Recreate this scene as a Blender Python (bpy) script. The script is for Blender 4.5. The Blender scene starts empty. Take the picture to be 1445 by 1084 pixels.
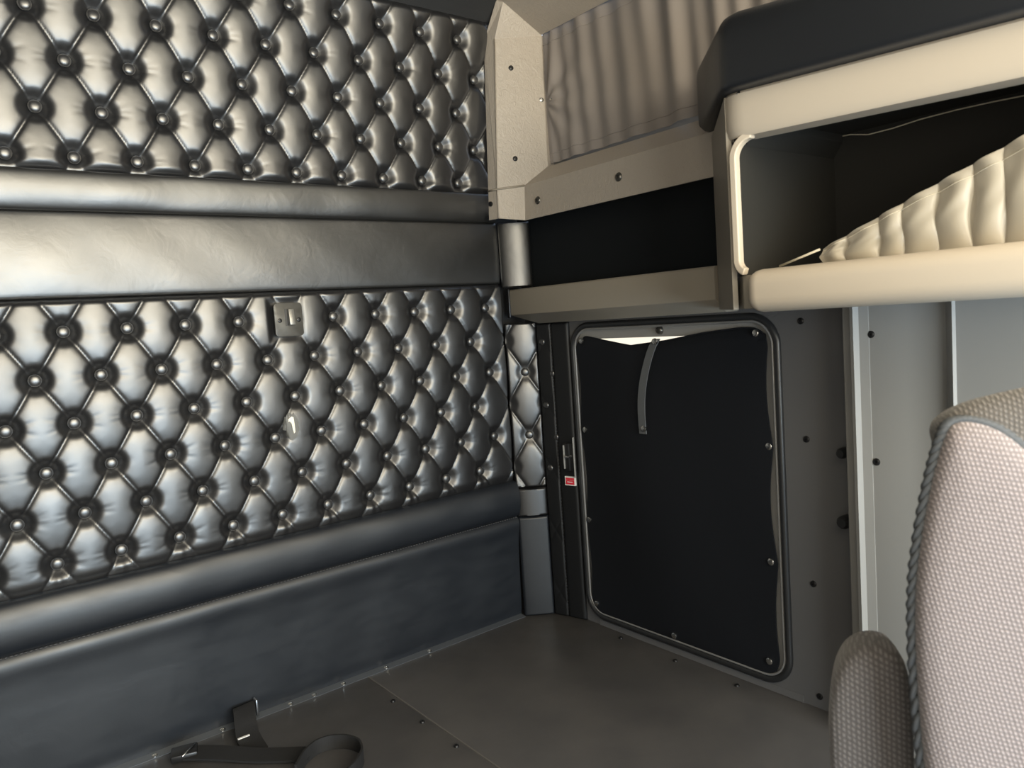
import bpy, bmesh, math, random
import numpy as np
from mathutils import Vector, Matrix
random.seed(7); rng = np.random.default_rng(7)
C = bpy.context.scene.collection
PI = math.pi

# ------------------------------------------------------------------ camera
YAW, PITCH, ROLL, FPX = 0.662903490, -0.0852284474, -0.0699555740, 1071.73
CAM = np.array([-1.215, -1.588, 0.8])
def cam_axes():
    cy, sy = math.cos(YAW), math.sin(YAW); cp, sp = math.cos(PITCH), math.sin(PITCH)
    cr, sr = math.cos(ROLL), math.sin(ROLL)
    f = np.array([sy*cp, cy*cp, sp]); r = np.array([cy, -sy, 0.0]); u = np.cross(r, f)
    return cr*r + sr*u, -sr*r + cr*u, f
R_, U_, F_ = cam_axes()
def ray(x, y): return R_*((x-722.5)/FPX) - U_*((y-542)/FPX) + F_
def at(x, y, ax, v):                      # photograph measurement -> point on the plane axis=v
    d = ray(x, y); return Vector(CAM + d*((v-CAM[ax])/d[ax]))
def atX(x, y, v): return at(x, y, 0, v)
def atY(x, y, v): return at(x, y, 1, v)
def atZ(x, y, v): return at(x, y, 2, v)

cd = bpy.data.cameras.new('camera'); co = bpy.data.objects.new('camera', cd); C.objects.link(co)
M = Matrix.Identity(4)
for i in range(3):
    M[i][0] = R_[i]; M[i][1] = U_[i]; M[i][2] = -F_[i]; M[i][3] = CAM[i]
co.matrix_world = M
cd.sensor_width = 36; cd.lens = FPX/1445*36; cd.clip_start = 0.02
cd.dof.use_dof = True; cd.dof.focus_distance = 1.75; cd.dof.aperture_fstop = 8
bpy.context.scene.camera = co

# ------------------------------------------------------------------ materials
def mat(name, col, rough=0.5, metal=0.0, spec=0.5, bump=None, mottled=None, sheen=0.0, emit=None, coat=0.0, rvar=None):
    m = bpy.data.materials.new(name); m.use_nodes = True
    nt = m.node_tree; b = nt.nodes['Principled BSDF']
    b.inputs['Base Color'].default_value = (*col, 1); b.inputs['Roughness'].default_value = rough
    b.inputs['Metallic'].default_value = metal; b.inputs['Specular IOR Level'].default_value = spec
    if sheen: b.inputs['Sheen Weight'].default_value = sheen
    if coat: b.inputs['Coat Weight'].default_value = coat; b.inputs['Coat Roughness'].default_value = 0.36
    tc = nt.nodes.new('ShaderNodeTexCoord')
    def noise(scale, detail=4, dist=0.0, rgh=0.55, sc3=None):
        n = nt.nodes.new('ShaderNodeTexNoise'); n.inputs['Scale'].default_value = scale
        n.inputs['Detail'].default_value = detail; n.inputs['Distortion'].default_value = dist
        n.inputs['Roughness'].default_value = rgh
        if sc3:
            mp = nt.nodes.new('ShaderNodeMapping'); mp.inputs['Scale'].default_value = sc3
            nt.links.new(tc.outputs['Object'], mp.inputs['Vector']); nt.links.new(mp.outputs['Vector'], n.inputs['Vector'])
        else: nt.links.new(tc.outputs['Object'], n.inputs['Vector'])
        return n
    prev = None
    for (scale, strength, dist) in (bump or []):
        n = noise(scale) if not isinstance(scale, tuple) else noise(scale[0], sc3=scale[1], dist=scale[2] if len(scale) > 2 else 0)
        bp = nt.nodes.new('ShaderNodeBump'); bp.inputs['Strength'].default_value = strength; bp.inputs['Distance'].default_value = dist
        nt.links.new(n.outputs['Fac'], bp.inputs['Height'])
        if prev: nt.links.new(prev.outputs['Normal'], bp.inputs['Normal'])
        prev = bp
    if prev: nt.links.new(prev.outputs['Normal'], b.inputs['Normal'])
    if mottled:
        scale, col2, lo, hi = mottled
        n = noise(scale, 6); cr = nt.nodes.new('ShaderNodeValToRGB')
        cr.color_ramp.elements[0].position = lo; cr.color_ramp.elements[0].color = (*col, 1)
        cr.color_ramp.elements[1].position = hi; cr.color_ramp.elements[1].color = (*col2, 1)
        nt.links.new(n.outputs['Fac'], cr.inputs['Fac']); nt.links.new(cr.outputs['Color'], b.inputs['Base Color'])
    if rvar:
        scale, r0, r1 = rvar
        n = noise(scale, 5) if not isinstance(scale, tuple) else noise(scale[0], 5, sc3=scale[1]); mr = nt.nodes.new('ShaderNodeMapRange')
        mr.inputs['From Min'].default_value = 0.3; mr.inputs['From Max'].default_value = 0.7
        mr.inputs['To Min'].default_value = r0; mr.inputs['To Max'].default_value = r1
        nt.links.new(n.outputs['Fac'], mr.inputs['Value']); nt.links.new(mr.outputs['Result'], b.inputs['Roughness'])
    if emit:
        b.inputs['Emission Color'].default_value = (*emit[0], 1); b.inputs['Emission Strength'].default_value = emit[1]
    return m

LEVER = mat('worn_lever', (0.22, 0.215, 0.2), 0.35, metal=0.5, bump=[(160, 0.2, 0.001)])
LEATHER = mat('black_vinyl', (0.008, 0.008, 0.009), 0.38, spec=1.0, bump=[(420, 0.06, 0.0004), (26, 0.06, 0.003)], rvar=(14, 0.34, 0.42), coat=0.55)
LEATHER_FLAT = mat('black_vinyl_creased', (0.010, 0.010, 0.010), 0.42, spec=1.0, bump=[(420, 0.06, 0.0004), ((24, (1, 1, 1), 0.9), 0.16, 0.005)], rvar=(9, 0.36, 0.46), coat=0.9)
LEATHER_SKIRT = mat('black_vinyl_scuffed', (0.005, 0.0072, 0.0115), 0.44, spec=0.75, bump=[(420, 0.06, 0.0004), ((10, (1, 1, 1), 1.5), 0.08, 0.006)], rvar=((12, (1.0, 1, 3.0)), 0.42, 0.52), coat=0.0)  # base tinted blue to stand in for bluish light on the lower vinyl
SIDE = mat('shaded_side_vinyl', (0.009, 0.0095, 0.0105), 0.5, spec=0.35, bump=[(420, 0.06, 0.0004)])  # same vinyl as the panels; shade is put into this duller copy
BUTTON = mat('button_vinyl', (0.02, 0.02, 0.021), 0.34, spec=1.0, coat=0.9, bump=[(500, 0.08, 0.0005)])
STITCH = mat('stitch_thread', (0.06, 0.06, 0.065), 0.6)
TRIM = mat('taupe_moulding', (0.39, 0.345, 0.295), 0.42, bump=[((70, (1, 2.2, 1.0), 1.6), 0.6, 0.003), (420, 0.2, 0.0008)], spec=0.6)
TRIM_S = mat('shaded_taupe_plastic', (0.28, 0.25, 0.205), 0.5, bump=[(300, 0.12, 0.0008)])  # darker copy of the taupe moulding, with the ledge's shade in its colour
CAB = mat('cream_taupe_plastic', (0.57, 0.50, 0.41), 0.45, bump=[(260, 0.12, 0.0008)])
GREY = mat('grey_wall_panel', (0.122, 0.123, 0.128), 0.5, bump=[(240, 0.08, 0.0006)])
GREY_L = mat('light_grey_panel', (0.26, 0.258, 0.25), 0.42, bump=[(240, 0.1, 0.0006)])
LINER = mat('charcoal_liner', (0.016, 0.0155, 0.0135), 0.75, bump=[(300, 0.2, 0.001)])
FELT = mat('black_felt', (0.008, 0.010, 0.012), 0.95, spec=0.2, bump=[(500, 0.3, 0.001)])
CLOTH = mat('black_cloth', (0.0075, 0.0090, 0.0125), 0.85, spec=0.25, bump=[(700, 0.25, 0.0006), (9, 0.3, 0.006)])
PAD = mat('charcoal_vinyl', (0.020, 0.022, 0.026), 0.42, spec=0.5, bump=[(350, 0.15, 0.0008), (14, 0.15, 0.006)])
CURT = mat('taupe_curtain', (0.25, 0.222, 0.205), 0.75, bump=[(900, 0.15, 0.0004)], sheen=0.2)
SATIN = mat('champagne_satin', (0.34, 0.305, 0.245), 0.36, bump=[(60, 0.12, 0.002)], sheen=0.3)
DECK = mat('dark_deck', (0.072, 0.071, 0.074), 0.45, spec=0.5, bump=[(160, 0.08, 0.0008)], mottled=(5, (0.105, 0.101, 0.101), 0.35, 0.7), rvar=(7, 0.36, 0.52))
STEEL = mat('worn_steel', (0.45, 0.47, 0.5), 0.35, metal=1.0, bump=[(80, 0.1, 0.001)])
CHROME = mat('nickel', (0.7, 0.7, 0.68), 0.22, metal=1.0)
BLACKP = mat('black_plastic', (0.012, 0.012, 0.013), 0.35)
DOME = mat('domed_screw', (0.10, 0.095, 0.085), 0.28, metal=0.7)
SCREW = mat('black_screw', (0.015, 0.015, 0.016), 0.3, metal=0.3)
RUBBER = mat('rubber_seal', (0.02, 0.021, 0.023), 0.38, spec=0.6)
SEAL = mat('seal_lip', (0.20, 0.20, 0.20), 0.3, spec=0.7)
FRAME = mat('window_frame_grey', (0.30, 0.30, 0.295), 0.38, bump=[(200, 0.08, 0.0006)])
PEWTER = mat('bronze_plate', (0.07, 0.068, 0.062), 0.42, metal=0.3, bump=[(160, 0.25, 0.001)], rvar=(60, 0.3, 0.55))
WEB = mat('black_webbing', (0.012, 0.012, 0.013), 0.75, bump=[((400, (1, 1, 0.1)), 0.4, 0.001)])
GREYWEB = mat('grey_elastic', (0.10, 0.108, 0.118), 0.8, bump=[(600, 0.3, 0.0008)])
WHITE = mat('white_paper', (0.75, 0.74, 0.72), 0.6)
RED = mat('red_ink', (0.62, 0.03, 0.05), 0.5)
THREAD = mat('pale_thread', (0.55, 0.5, 0.4), 0.7)
HEAD = mat('dark_headliner', (0.018, 0.019, 0.021), 0.9, bump=[(200, 0.2, 0.001)])
CREAM = mat('cab_cream_lining', (0.22, 0.195, 0.16), 0.7)
CABFLOOR = mat('cab_floor_mat', (0.10, 0.12, 0.15), 0.8)
CORD = mat('seat_cord', (0.060, 0.066, 0.074), 0.8, bump=[(300, 0.3, 0.001)])
PEEL = mat('torn_backing', (0.80, 0.77, 0.66), 0.6, bump=[(120, 0.3, 0.001)])
SCUFF = mat('adhesive_residue', (0.10, 0.10, 0.095), 0.5, bump=[(150, 0.4, 0.001)])

def glass():
    m = bpy.data.materials.new('window_glass'); m.use_nodes = True; b = m.node_tree.nodes['Principled BSDF']
    b.inputs['Base Color'].default_value = (0.95, 0.97, 0.97, 1); b.inputs['Roughness'].default_value = 0.02
    b.inputs['Transmission Weight'].default_value = 1; b.inputs['IOR'].default_value = 1.02
    return m
GLASS = glass()

def weave(name, c0, c1, period, rough=0.95, ang=0.0):
    m = bpy.data.materials.new(name); m.use_nodes = True; nt = m.node_tree; b = nt.nodes['Principled BSDF']
    b.inputs['Roughness'].default_value = rough; b.inputs['Specular IOR Level'].default_value = 0.2
    b.inputs['Sheen Weight'].default_value = 0.25
    tc = nt.nodes.new('ShaderNodeTexCoord')
    outs = []
    for (rz, per, dist) in ((ang, period, 1.2), (ang+1.15, period*1.15, 1.6)):
        mp = nt.nodes.new('ShaderNodeMapping'); mp.inputs['Rotation'].default_value = (0, rz, 0)
        w = nt.nodes.new('ShaderNodeTexWave'); w.wave_type = 'BANDS'; w.bands_direction = 'X'
        w.inputs['Scale'].default_value = 2*PI/(20*per); w.inputs['Distortion'].default_value = dist
        w.inputs['Detail'].default_value = 2; w.inputs['Detail Scale'].default_value = 1.5
        nt.links.new(tc.outputs['Object'], mp.inputs['Vector']); nt.links.new(mp.outputs['Vector'], w.inputs['Vector']); outs.append(w)
    mx = nt.nodes.new('ShaderNodeMath'); mx.operation = 'MULTIPLY'
    nt.links.new(outs[0].outputs['Fac'], mx.inputs[0]); nt.links.new(outs[1].outputs['Fac'], mx.inputs[1])
    nz = nt.nodes.new('ShaderNodeTexNoise'); nz.inputs['Scale'].default_value = 500; nt.links.new(tc.outputs['Object'], nz.inputs['Vector'])
    ad = nt.nodes.new('ShaderNodeMath'); ad.operation = 'MULTIPLY_ADD'; ad.inputs[1].default_value = 0.5
    nt.links.new(nz.outputs['Fac'], ad.inputs[0]); nt.links.new(mx.outputs[0], ad.inputs[2])
    cr = nt.nodes.new('ShaderNodeValToRGB'); cr.color_ramp.elements[0].position = 0.2; cr.color_ramp.elements[1].position = 0.95
    cr.color_ramp.elements[0].color = (*c0, 1); cr.color_ramp.elements[1].color = (*c1, 1)
    nt.links.new(ad.outputs[0], cr.inputs['Fac']); nt.links.new(cr.outputs['Color'], b.inputs['Base Color'])
    bp = nt.nodes.new('ShaderNodeBump'); bp.inputs['Strength'].default_value = 0.5; bp.inputs['Distance'].default_value = 0.0015
    nt.links.new(ad.outputs[0], bp.inputs['Height']); nt.links.new(bp.outputs['Normal'], b.inputs['Normal'])
    return m
SEATF = weave('rose_grey_twill', (0.135, 0.118, 0.120), (0.30, 0.265, 0.270), 0.0034, ang=0.25)
SEATD = weave('charcoal_twill', (0.075, 0.070, 0.066), (0.16, 0.148, 0.14), 0.0035)
ARMF = weave('ribbed_grey', (0.075, 0.069, 0.069), (0.155, 0.145, 0.145), 0.0045)

# ------------------------------------------------------------------ mesh helpers
class MB:
    def __init__(s): s.v = []; s.f = []
    def add(s, vs, fs):
        n = len(s.v); s.v += [tuple(map(float, p)) for p in vs]; s.f += [tuple(i+n for i in f) for f in fs]; return s
    def box(s, a, b, bev=0.0, seg=2):
        a = [min(p, q) for p, q in zip(a, b)] if False else list(a); b = list(b)
        lo = [min(a[i], b[i]) for i in range(3)]; hi = [max(a[i], b[i]) for i in range(3)]
        bm = bmesh.new(); bmesh.ops.create_cube(bm, size=1)
        for v in bm.verts:
            for i in range(3): v.co[i] = lo[i] + (v.co[i]+0.5)*(hi[i]-lo[i])
        if bev: bmesh.ops.bevel(bm, geom=bm.edges[:], offset=bev, segments=seg, affect='EDGES', profile=0.5)
        return s.bm(bm)
    def bm(s, bm, mtx=None):
        bm.verts.index_update()
        vs = [(mtx @ v.co if mtx else v.co) for v in bm.verts]; fs = [[v.index for v in f.verts] for f in bm.faces]
        bm.free(); return s.add(vs, fs)
    def prism(s, poly, axis, lo, hi, bev=0.0, seg=2):
        # poly: list of 2D points in the two other axes (ascending axis order)
        o = [i for i in range(3) if i != axis]
        bm = bmesh.new()
        def mk(val):
            r = []
            for p in poly:
                c = [0, 0, 0]; c[o[0]] = p[0]; c[o[1]] = p[1]; c[axis] = val; r.append(bm.verts.new(c))
            return r
        A = mk(lo); B = mk(hi); n = len(poly)
        bm.faces.new(A); bm.faces.new(B[::-1])
        for i in range(n): bm.faces.new((A[i], A[(i+1) % n], B[(i+1) % n], B[i]))
        bmesh.ops.recalc_face_normals(bm, faces=bm.faces[:])
        if bev: bmesh.ops.bevel(bm, geom=bm.edges[:], offset=bev, segments=seg, affect='EDGES', profile=0.5, clamp_overlap=True)
        return s.bm(bm)
    def tube(s, pts, r, n=8, closed=False, cap=True):
        pts = [Vector(p) for p in pts]; m = len(pts); rs = r if hasattr(r, '__len__') else [r]*m
        up = Vector((0.123, 0.31, 0.94)).normalized(); rings = []
        for i in range(m):
            if closed: t = pts[(i+1) % m]-pts[i-1]
            else: t = pts[min(i+1, m-1)]-pts[max(i-1, 0)]
            t.normalize(); a = t.cross(up)
            if a.length < 1e-4: a = t.cross(Vector((1, 0, 0)))
            a.normalize(); b = t.cross(a)
            rings.append([pts[i]+(a*math.cos(2*PI*k/n)+b*math.sin(2*PI*k/n))*rs[i] for k in range(n)])
        vs = [p for rg in rings for p in rg]; fs = []
        for i in range(m if closed else m-1):
            j = (i+1) % m
            for k in range(n): fs.append((i*n+k, i*n+(k+1) % n, j*n+(k+1) % n, j*n+k))
        if cap and not closed: fs.append(tuple(range(n))[::-1]); fs.append(tuple((m-1)*n+k for k in range(n)))
        return s.add(vs, fs)
    def lathe(s, prof, origin, normal, n=16):
        nrm = Vector(normal).normalized(); q = Vector((0, 0, 1)).rotation_difference(nrm); o = Vector(origin)
        vs = []; fs = []
        for (r, h) in prof:
            for k in range(n): vs.append(o + q @ Vector((r*math.cos(2*PI*k/n), r*math.sin(2*PI*k/n), h)))
        for i in range(len(prof)-1):
            for k in range(n): fs.append((i*n+k, i*n+(k+1) % n, (i+1)*n+(k+1) % n, (i+1)*n+k))
        fs.append(tuple(range(n))[::-1]); fs.append(tuple((len(prof)-1)*n+k for k in range(n)))
        return s.add(vs, fs)
    def ribbon(s, pts, dirs, w, th=0.0015):
        # strap: centre line pts, width direction per point
        pts = [Vector(p) for p in pts]; m = len(pts); vs = []; fs = []
        for i in range(m):
            t = (pts[min(i+1, m-1)]-pts[max(i-1, 0)]).normalized(); d = Vector(dirs[i] if isinstance(dirs, list) else dirs).normalized()
            nn = t.cross(d).normalized()
            for (a, b) in ((-1, -1), (1, -1), (1, 1), (-1, 1)): vs.append(pts[i]+d*(a*w/2)+nn*(b*th))
        for i in range(m-1):
            for k in range(4): fs.append((i*4+k, i*4+(k+1) % 4, (i+1)*4+(k+1) % 4, (i+1)*4+k))
        fs.append((3, 2, 1, 0)); fs.append(tuple((m-1)*4+k for k in range(4)))
        return s.add(vs, fs)
    def build(s, name, m, parent=None, smooth=None, fix=True):
        me = bpy.data.meshes.new(name); me.from_pydata(s.v, [], s.f); me.update()
        if fix:
            bm = bmesh.new(); bm.from_mesh(me); bmesh.ops.recalc_face_normals(bm, faces=bm.faces[:]); bm.to_mesh(me); bm.free()
        me.materials.append(m)
        if smooth is not None:
            me.polygons.foreach_set('use_smooth', [True]*len(me.polygons))
            if smooth < 180: me.set_sharp_from_angle(angle=math.radians(smooth))
        o = bpy.data.objects.new(name, me); C.objects.link(o)
        if parent: o.parent = parent
        return o

def grid(name, X, Y, Z, m, parent=None, back=None):
    """surface grid (arrays ni x nj); back = offset vector that closes it into a solid skin"""
    ni, nj = X.shape
    P = np.stack([X, Y, Z], -1).reshape(-1, 3)
    idx = np.arange(ni*nj).reshape(ni, nj)
    F = np.stack([idx[:-1, :-1], idx[1:, :-1], idx[1:, 1:], idx[:-1, 1:]], -1).reshape(-1, 4)
    if back is not None:
        ring = np.concatenate([idx[0, :], idx[1:, -1], idx[-1, -2::-1], idx[-2:0:-1, 0]])
        base = len(P); rp = P[ring] + np.array(back)
        if isinstance(back, tuple) and len(back) == 4: rp = P[ring].copy(); rp[:, back[0]] = back[1]
        P = np.concatenate([P, rp]); n = len(ring); k = np.arange(n); k2 = (k+1) % n
        F2 = np.stack([ring[k], base+k, base+k2, ring[k2]], -1)
        F = np.concatenate([F, F2])
    me = bpy.data.meshes.new(name); me.from_pydata(P.tolist(), [], F.tolist()); me.update()
    bm = bmesh.new(); bm.from_mesh(me); bmesh.ops.recalc_face_normals(bm, faces=bm.faces[:]); bm.to_mesh(me); bm.free()
    me.polygons.foreach_set('use_smooth', [True]*len(me.polygons))
    me.set_sharp_from_angle(angle=math.radians(75))
    me.materials.append(m); o = bpy.data.objects.new(name, me); C.objects.link(o)
    if parent: o.parent = parent
    return o

def tag(o, label, cat, group=None):
    o['label'] = label; o['category'] = cat
    if group: o['group'] = group
    return o
def thing(name, label, cat, loc=(0, 0, 0), group=None):
    o = bpy.data.objects.new(name, None); C.objects.link(o); o.location = loc; o.empty_display_size = 0.05
    return tag(o, label, cat, group)
def struct(o): o['kind'] = 'structure'; return o
def local(o, parent):                    # child built in world space under an Empty that is not at the origin
    o.parent = parent; o.matrix_parent_inverse = Matrix.Translation(-Vector(parent.location)); return o
def copy_part(src, parent, loc, rot=None):
    c = src.copy(); C.objects.link(c); c.parent = parent; c.location = loc
    if rot is not None: c.rotation_euler = rot
    return c

# screws: one kind of mesh each, axis = local +Z
def screw_mesh(name, r, h, m, recess=True):
    prof = [(r*1.0, -0.002), (r, 0.0), (r*0.95, h*0.55), (r*0.7, h*0.9), (r*0.45, h)]
    if recess: prof += [(r*0.36, h), (r*0.30, h*0.45)]
    o = MB().lathe(prof, (0, 0, 0), (0, 0, 1), 14).build(name, m, None, 40); C.objects.unlink(o); return o
def add_screws(parent, src, items):
    for p, nrm in items:
        q = Vector((0, 0, 1)).rotation_difference(Vector(nrm).normalized())
        copy_part(src, parent, Vector(p), q.to_euler())
S_BLACK = screw_mesh('screw', 0.0065, 0.003, SCREW)
S_BOLT = screw_mesh('bolt', 0.0055, 0.004, SCREW)
S_SNAP = screw_mesh('snap', 0.0075, 0.0035, CHROME, False)
S_NICK = screw_mesh('screw', 0.006, 0.0025, CHROME)
S_WASH = MB().lathe([(0.0105, -0.002), (0.0105, 0.001), (0.0095, 0.0035), (0.0075, 0.0060), (0.0050, 0.0074), (0.0040, 0.0076), (0.0034, 0.0045)], (0, 0, 0), (0, 0, 1), 16).build('screw', DOME, None, 40)
C.objects.unlink(S_WASH)

XL = -1.62        # left end of the sleeper back wall
# ------------------------------------------------------------------ setting
deck = MB().box((XL-0.1, -1.12, -0.03), (-0.4715, 0.03, 0.0), 0.002).box((-0.4695, -1.12, -0.03), (0.13, 0.03, 0.0), 0.002).build('floor', DECK, None, 40); struct(deck)
add_screws(deck, S_BOLT, [((-0.487, y, 0), (0, 0, 1)) for y in (-0.163, -0.283, -0.406, -0.53, -0.65)])
seam = MB().box((-0.472, -1.12, -0.002), (-0.4695, 0.0, 0.0012)).build('seam_strip', mat('seam_metal', (0.2, 0.19, 0.18), 0.45, metal=0.4), deck)
wb = MB().box((XL-0.1, 0.03, -0.6), (0.2, 0.06, 1.75)).build('wall_back', HEAD); struct(wb)
wl = MB().box((XL-0.13, -1.2, -0.6), (XL-0.1, 0.06, 1.75)).build('wall_left', HEAD); struct(wl)

# right wall with the window hole
WY0, WY1, WZ0, WZ1, WR = -0.748, -0.168, 0.024, 0.772, 0.058
def rrect(y0, y1, z0, z1, r, n=8):
    out = []
    for (cy, cz, a0) in ((y1-r, z1-r, 0), (y0+r, z1-r, 90), (y0+r, z0+r, 180), (y1-r, z0+r, 270)):
        for k in range(n+1):
            a = math.radians(a0+90*k/n); out.append((cy+r*math.cos(a), cz+r*math.sin(a)))
    return out
def ring_plate(mb, outer, inner, x0, x1):
    n = len(outer); vs = []
    for x in (x0, x1):
        vs += [(x, p[0], p[1]) for p in outer] + [(x, p[0], p[1]) for p in inner]
    fs = []
    for i in range(n):
        j = (i+1) % n
        fs += [(i, j, n+j, n+i), (2*n+i, 3*n+i, 3*n+j, 2*n+j), (i, 2*n+i, 2*n+j, j), (n+i, n+j, 3*n+j, 3*n+i)]
    return mb.add(vs, fs)
def square_loop(y0, y1, z0, z1, n=8):   # same count as rrect, on the rectangle
    out = []
    for (cy, cz, a0) in ((y1, z1, 0), (y0, z1, 1), (y0, z0, 2), (y1, z0, 3)):
        for k in range(n+1):
            t = k/n - 0.5
            ex = {0: ((0, t*0.06) if t < 0 else (-t*0.06, 0)), 1: ((-t*-0.06, 0) if t < 0 else (0, -t*0.06)),
                  2: ((0, -t*0.06) if t < 0 else (t*0.06, 0)), 3: ((t*0.06, 0) if t < 0 else (0, t*0.06))}[a0]
            out.append((cy+ex[0], cz+ex[1]))
    return out
inner = rrect(WY0+0.006, WY1-0.006, WZ0+0.006, WZ1-0.006, WR-0.006)
wr = MB()
ring_plate(wr, square_loop(-0.95, 0.02, -0.03, 0.88), inner, 0.10, 0.115)
wall_r = wr.build('wall_right', GREY, None, 30); struct(wall_r)
add_screws(wall_r, S_BLACK, [((0.10, p.y, p.z), (-1, 0, 0)) for p in (atX(1130, 453, .1), atX(1138, 620, .1), atX(1148, 824, .1), atX(1157, 983, .1))])
# threshold angle below the window
th = MB().prism([(0.101, 0.0), (0.101, 0.016), (0.094, 0.014), (0.088, 0.003), (0.088, 0.0)], 1, -0.80, -0.19) if False else None
t3 = MB()
t3.add([(x, y, z) for y in (-0.775, -0.205) for (x, z) in ((0.1005, 0.0), (0.1005, 0.0145), (0.0985, 0.0145), (0.0965, 0.0006))],
       [(0, 1, 2, 3), (7, 6, 5, 4), (0, 4, 5, 1), (1, 5, 6, 2), (2, 6, 7, 3), (3, 7, 4, 0)])
tr3 = t3.build('trim_3', GREY, None, 30); struct(tr3)
add_screws(tr3, S_BOLT, [((p.x, p.y, 0.0), (0, 0, 1)) for p in (atZ(876, 901, 0), atZ(953, 933, 0), atZ(1040, 968, 0))])

# ------------------------------------------------------------------ lower window (window_2): gasket, frame, pane
win2 = MB()
ring_plate(win2, rrect(WY0+0.006, WY1-0.006, WZ0+0.006, WZ1-0.006, WR-0.006), rrect(WY0+0.05, WY1-0.05, WZ0+0.05, WZ1-0.035, WR-0.02), 0.108, 0.122)
w2 = win2.build('window_2', FRAME, None, 30); struct(w2)
gk = MB(); lp = rrect(WY0, WY1, WZ0, WZ1, WR, 10)
gk.tube([(0.0985, p[0], p[1]) for p in lp], 0.0075, 10, closed=True)
g1 = gk.build('gasket', RUBBER, w2, 180)
lp2 = rrect(WY0+0.0095, WY1-0.0095, WZ0+0.0095, WZ1-0.0095, WR-0.0095, 10)
MB().tube([(0.096, p[0], p[1]) for p in lp2], 0.0028, 8, closed=True).build('bead', SEAL, w2, 180)
MB().box((0.124, WY0+0.045, WZ0+0.045), (0.127, WY1-0.045, WZ1-0.028)).build('pane', GLASS, w2)
add_screws(w2, S_WASH, [((0.108, *atX(931, 466, .108).yz), (-1, 0, 0))])

# ------------------------------------------------------------------ black window cover with snaps and strap
cov = thing('window_cover', 'black cloth cover snapped over the side window with drooping top edge', 'window cover', (0.095, -0.46, 0.03))
nu, nv = 120, 150
Y0c, Y1c, Z0c, Z1c = -0.733, -0.180, 0.036, 0.750
U, V = np.meshgrid(np.linspace(0, 1, nu), np.linspace(0, 1, nv), indexing='ij')     # u: 0 back (right in photo far) .. 1
snapz = np.array([0.051, 0.275, 0.512, 0.739])
YY = Y1c + (Y0c-Y1c)*U; ZZ = Z0c + (Z1c-Z0c)*V
# scalloped free edges between the snaps
def scal(t, pts, depth):
    out = np.zeros_like(t)
    for a, b in zip(pts[:-1], pts[1:]):
        k = np.clip((t-a)/(b-a), 0, 1); out = np.maximum(out, depth*np.sin(PI*k))
    return out
eR = scal(ZZ, [0.03, 0.275, 0.512, 0.745], 0.011); eL = scal(ZZ, [0.03, 0.273, 0.508, 0.745], 0.009)
YY = YY + eR*np.clip((U-0.75)/0.25, 0, 1)**2 - eL*np.clip((0.2-U)/0.2, 0, 1)**2
drop = np.interp(U, [0, 0.06, 0.18, 0.34, 0.42, 0.52, 0.72, 0.88, 1.0], [0.006, 0.005, 0.017, 0.031, 0.027, 0.022, 0.007, 0.000, 0.002])
ZZ = ZZ - drop*np.clip((V-0.8)/0.2, 0, 1)**1.5
XX = 0.0945 - 0.010*np.sin(PI*U)*np.sin(PI*V)**0.6 + 0.003*np.sin(U*9+V*3)*np.sin(PI*V) - 0.004*np.exp(-((U-0.3)/0.1)**2)*V**6 + 0.006*np.clip((V-0.97)/0.03, 0, 1)
# rounded corners
rc = 0.045
for (cy, sy) in ((Y1c, -1), (Y0c, 1)):
    for (cz, sz) in ((Z0c, 1), (Z1c, -1)):
        dy = rc-(YY-cy)*sy*1.0; dz = rc-(ZZ-cz)*sz
        m_ = (dy > 0) & (dz > 0); L = np.hypot(dy, dz); mx = np.maximum(dy, dz); f = np.where(m_, np.minimum(1, mx/np.maximum(L, 1e-6)), 1)
        YY = np.where(m_, cy + sy*(rc-dy*f), YY); ZZ = np.where(m_, cz + sz*(rc-dz*f), ZZ)
o = grid('cloth', XX, YY, ZZ, CLOTH, None, (0.0025, 0, 0)); local(o, cov)
hem = MB(); ring = [(XX[i, -1]-0.001, YY[i, -1], ZZ[i, -1]) for i in range(nu)]
local(hem.tube(ring, 0.0018, 6).build('hem', CLOTH, None, 180), cov)
def cov_x(y, z): return float(0.0945 - 0.010*math.sin(PI*min(max((Y1c-y)/(Y1c-Y0c), 0), 1))*max(math.sin(PI*min(max((z-Z0c)/(Z1c-Z0c), 0), 1)), 0)**0.6)-0.001
for px in ((820, 481), (1066, 470), (1085, 630), (1088, 793), (1086, 940), (952, 903), (842, 857), (829, 733), (823, 606)):
    p = atX(*px, 0.0925); p.z += 0.010 if p.z < 0.06 else 0; p.y -= 0.006 if p.y > -0.2 else 0; sx = cov_x(p.y, p.z)
    c = S_SNAP.copy(); C.objects.link(c); c.location = (sx, p.y, p.z); c.rotation_euler = (0, -PI/2, 0); local(c, cov)
p0 = atX(922, 481, 0.085); p1 = atX(909, 612, 0.083)
sp = []
for k in range(17):
    t = k/16; bow = 0.012*math.sin(PI*t)
    sp.append((0.086-0.008*math.sin(PI*t*0.9)+(0.012*(1-t/0.15)**2 if t < 0.15 else 0)-0.004*t, p0.y + (p1.y-p0.y)*t + bow - (0.0 if t > .1 else -0.002), p0.z+(p1.z-p0.z)*t+(-0.0 if t > .05 else 0.003)))
stp = MB().ribbon(sp, (0, 1, 0), 0.021, 0.0012).build('strap', GREYWEB, None, 40); local(stp, cov)
for q in (atX(925, 482, 0.092), atX(909, 605, 0.079)):
    c = S_SNAP.copy(); C.objects.link(c); c.name = 'snap'; c.parent = stp
    c.location = (min(q.x, 0.0885) if q.z > .6 else 0.0775, q.y, q.z); c.rotation_euler = (0, -PI/2, 0)
    c.parent = stp; 

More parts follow.
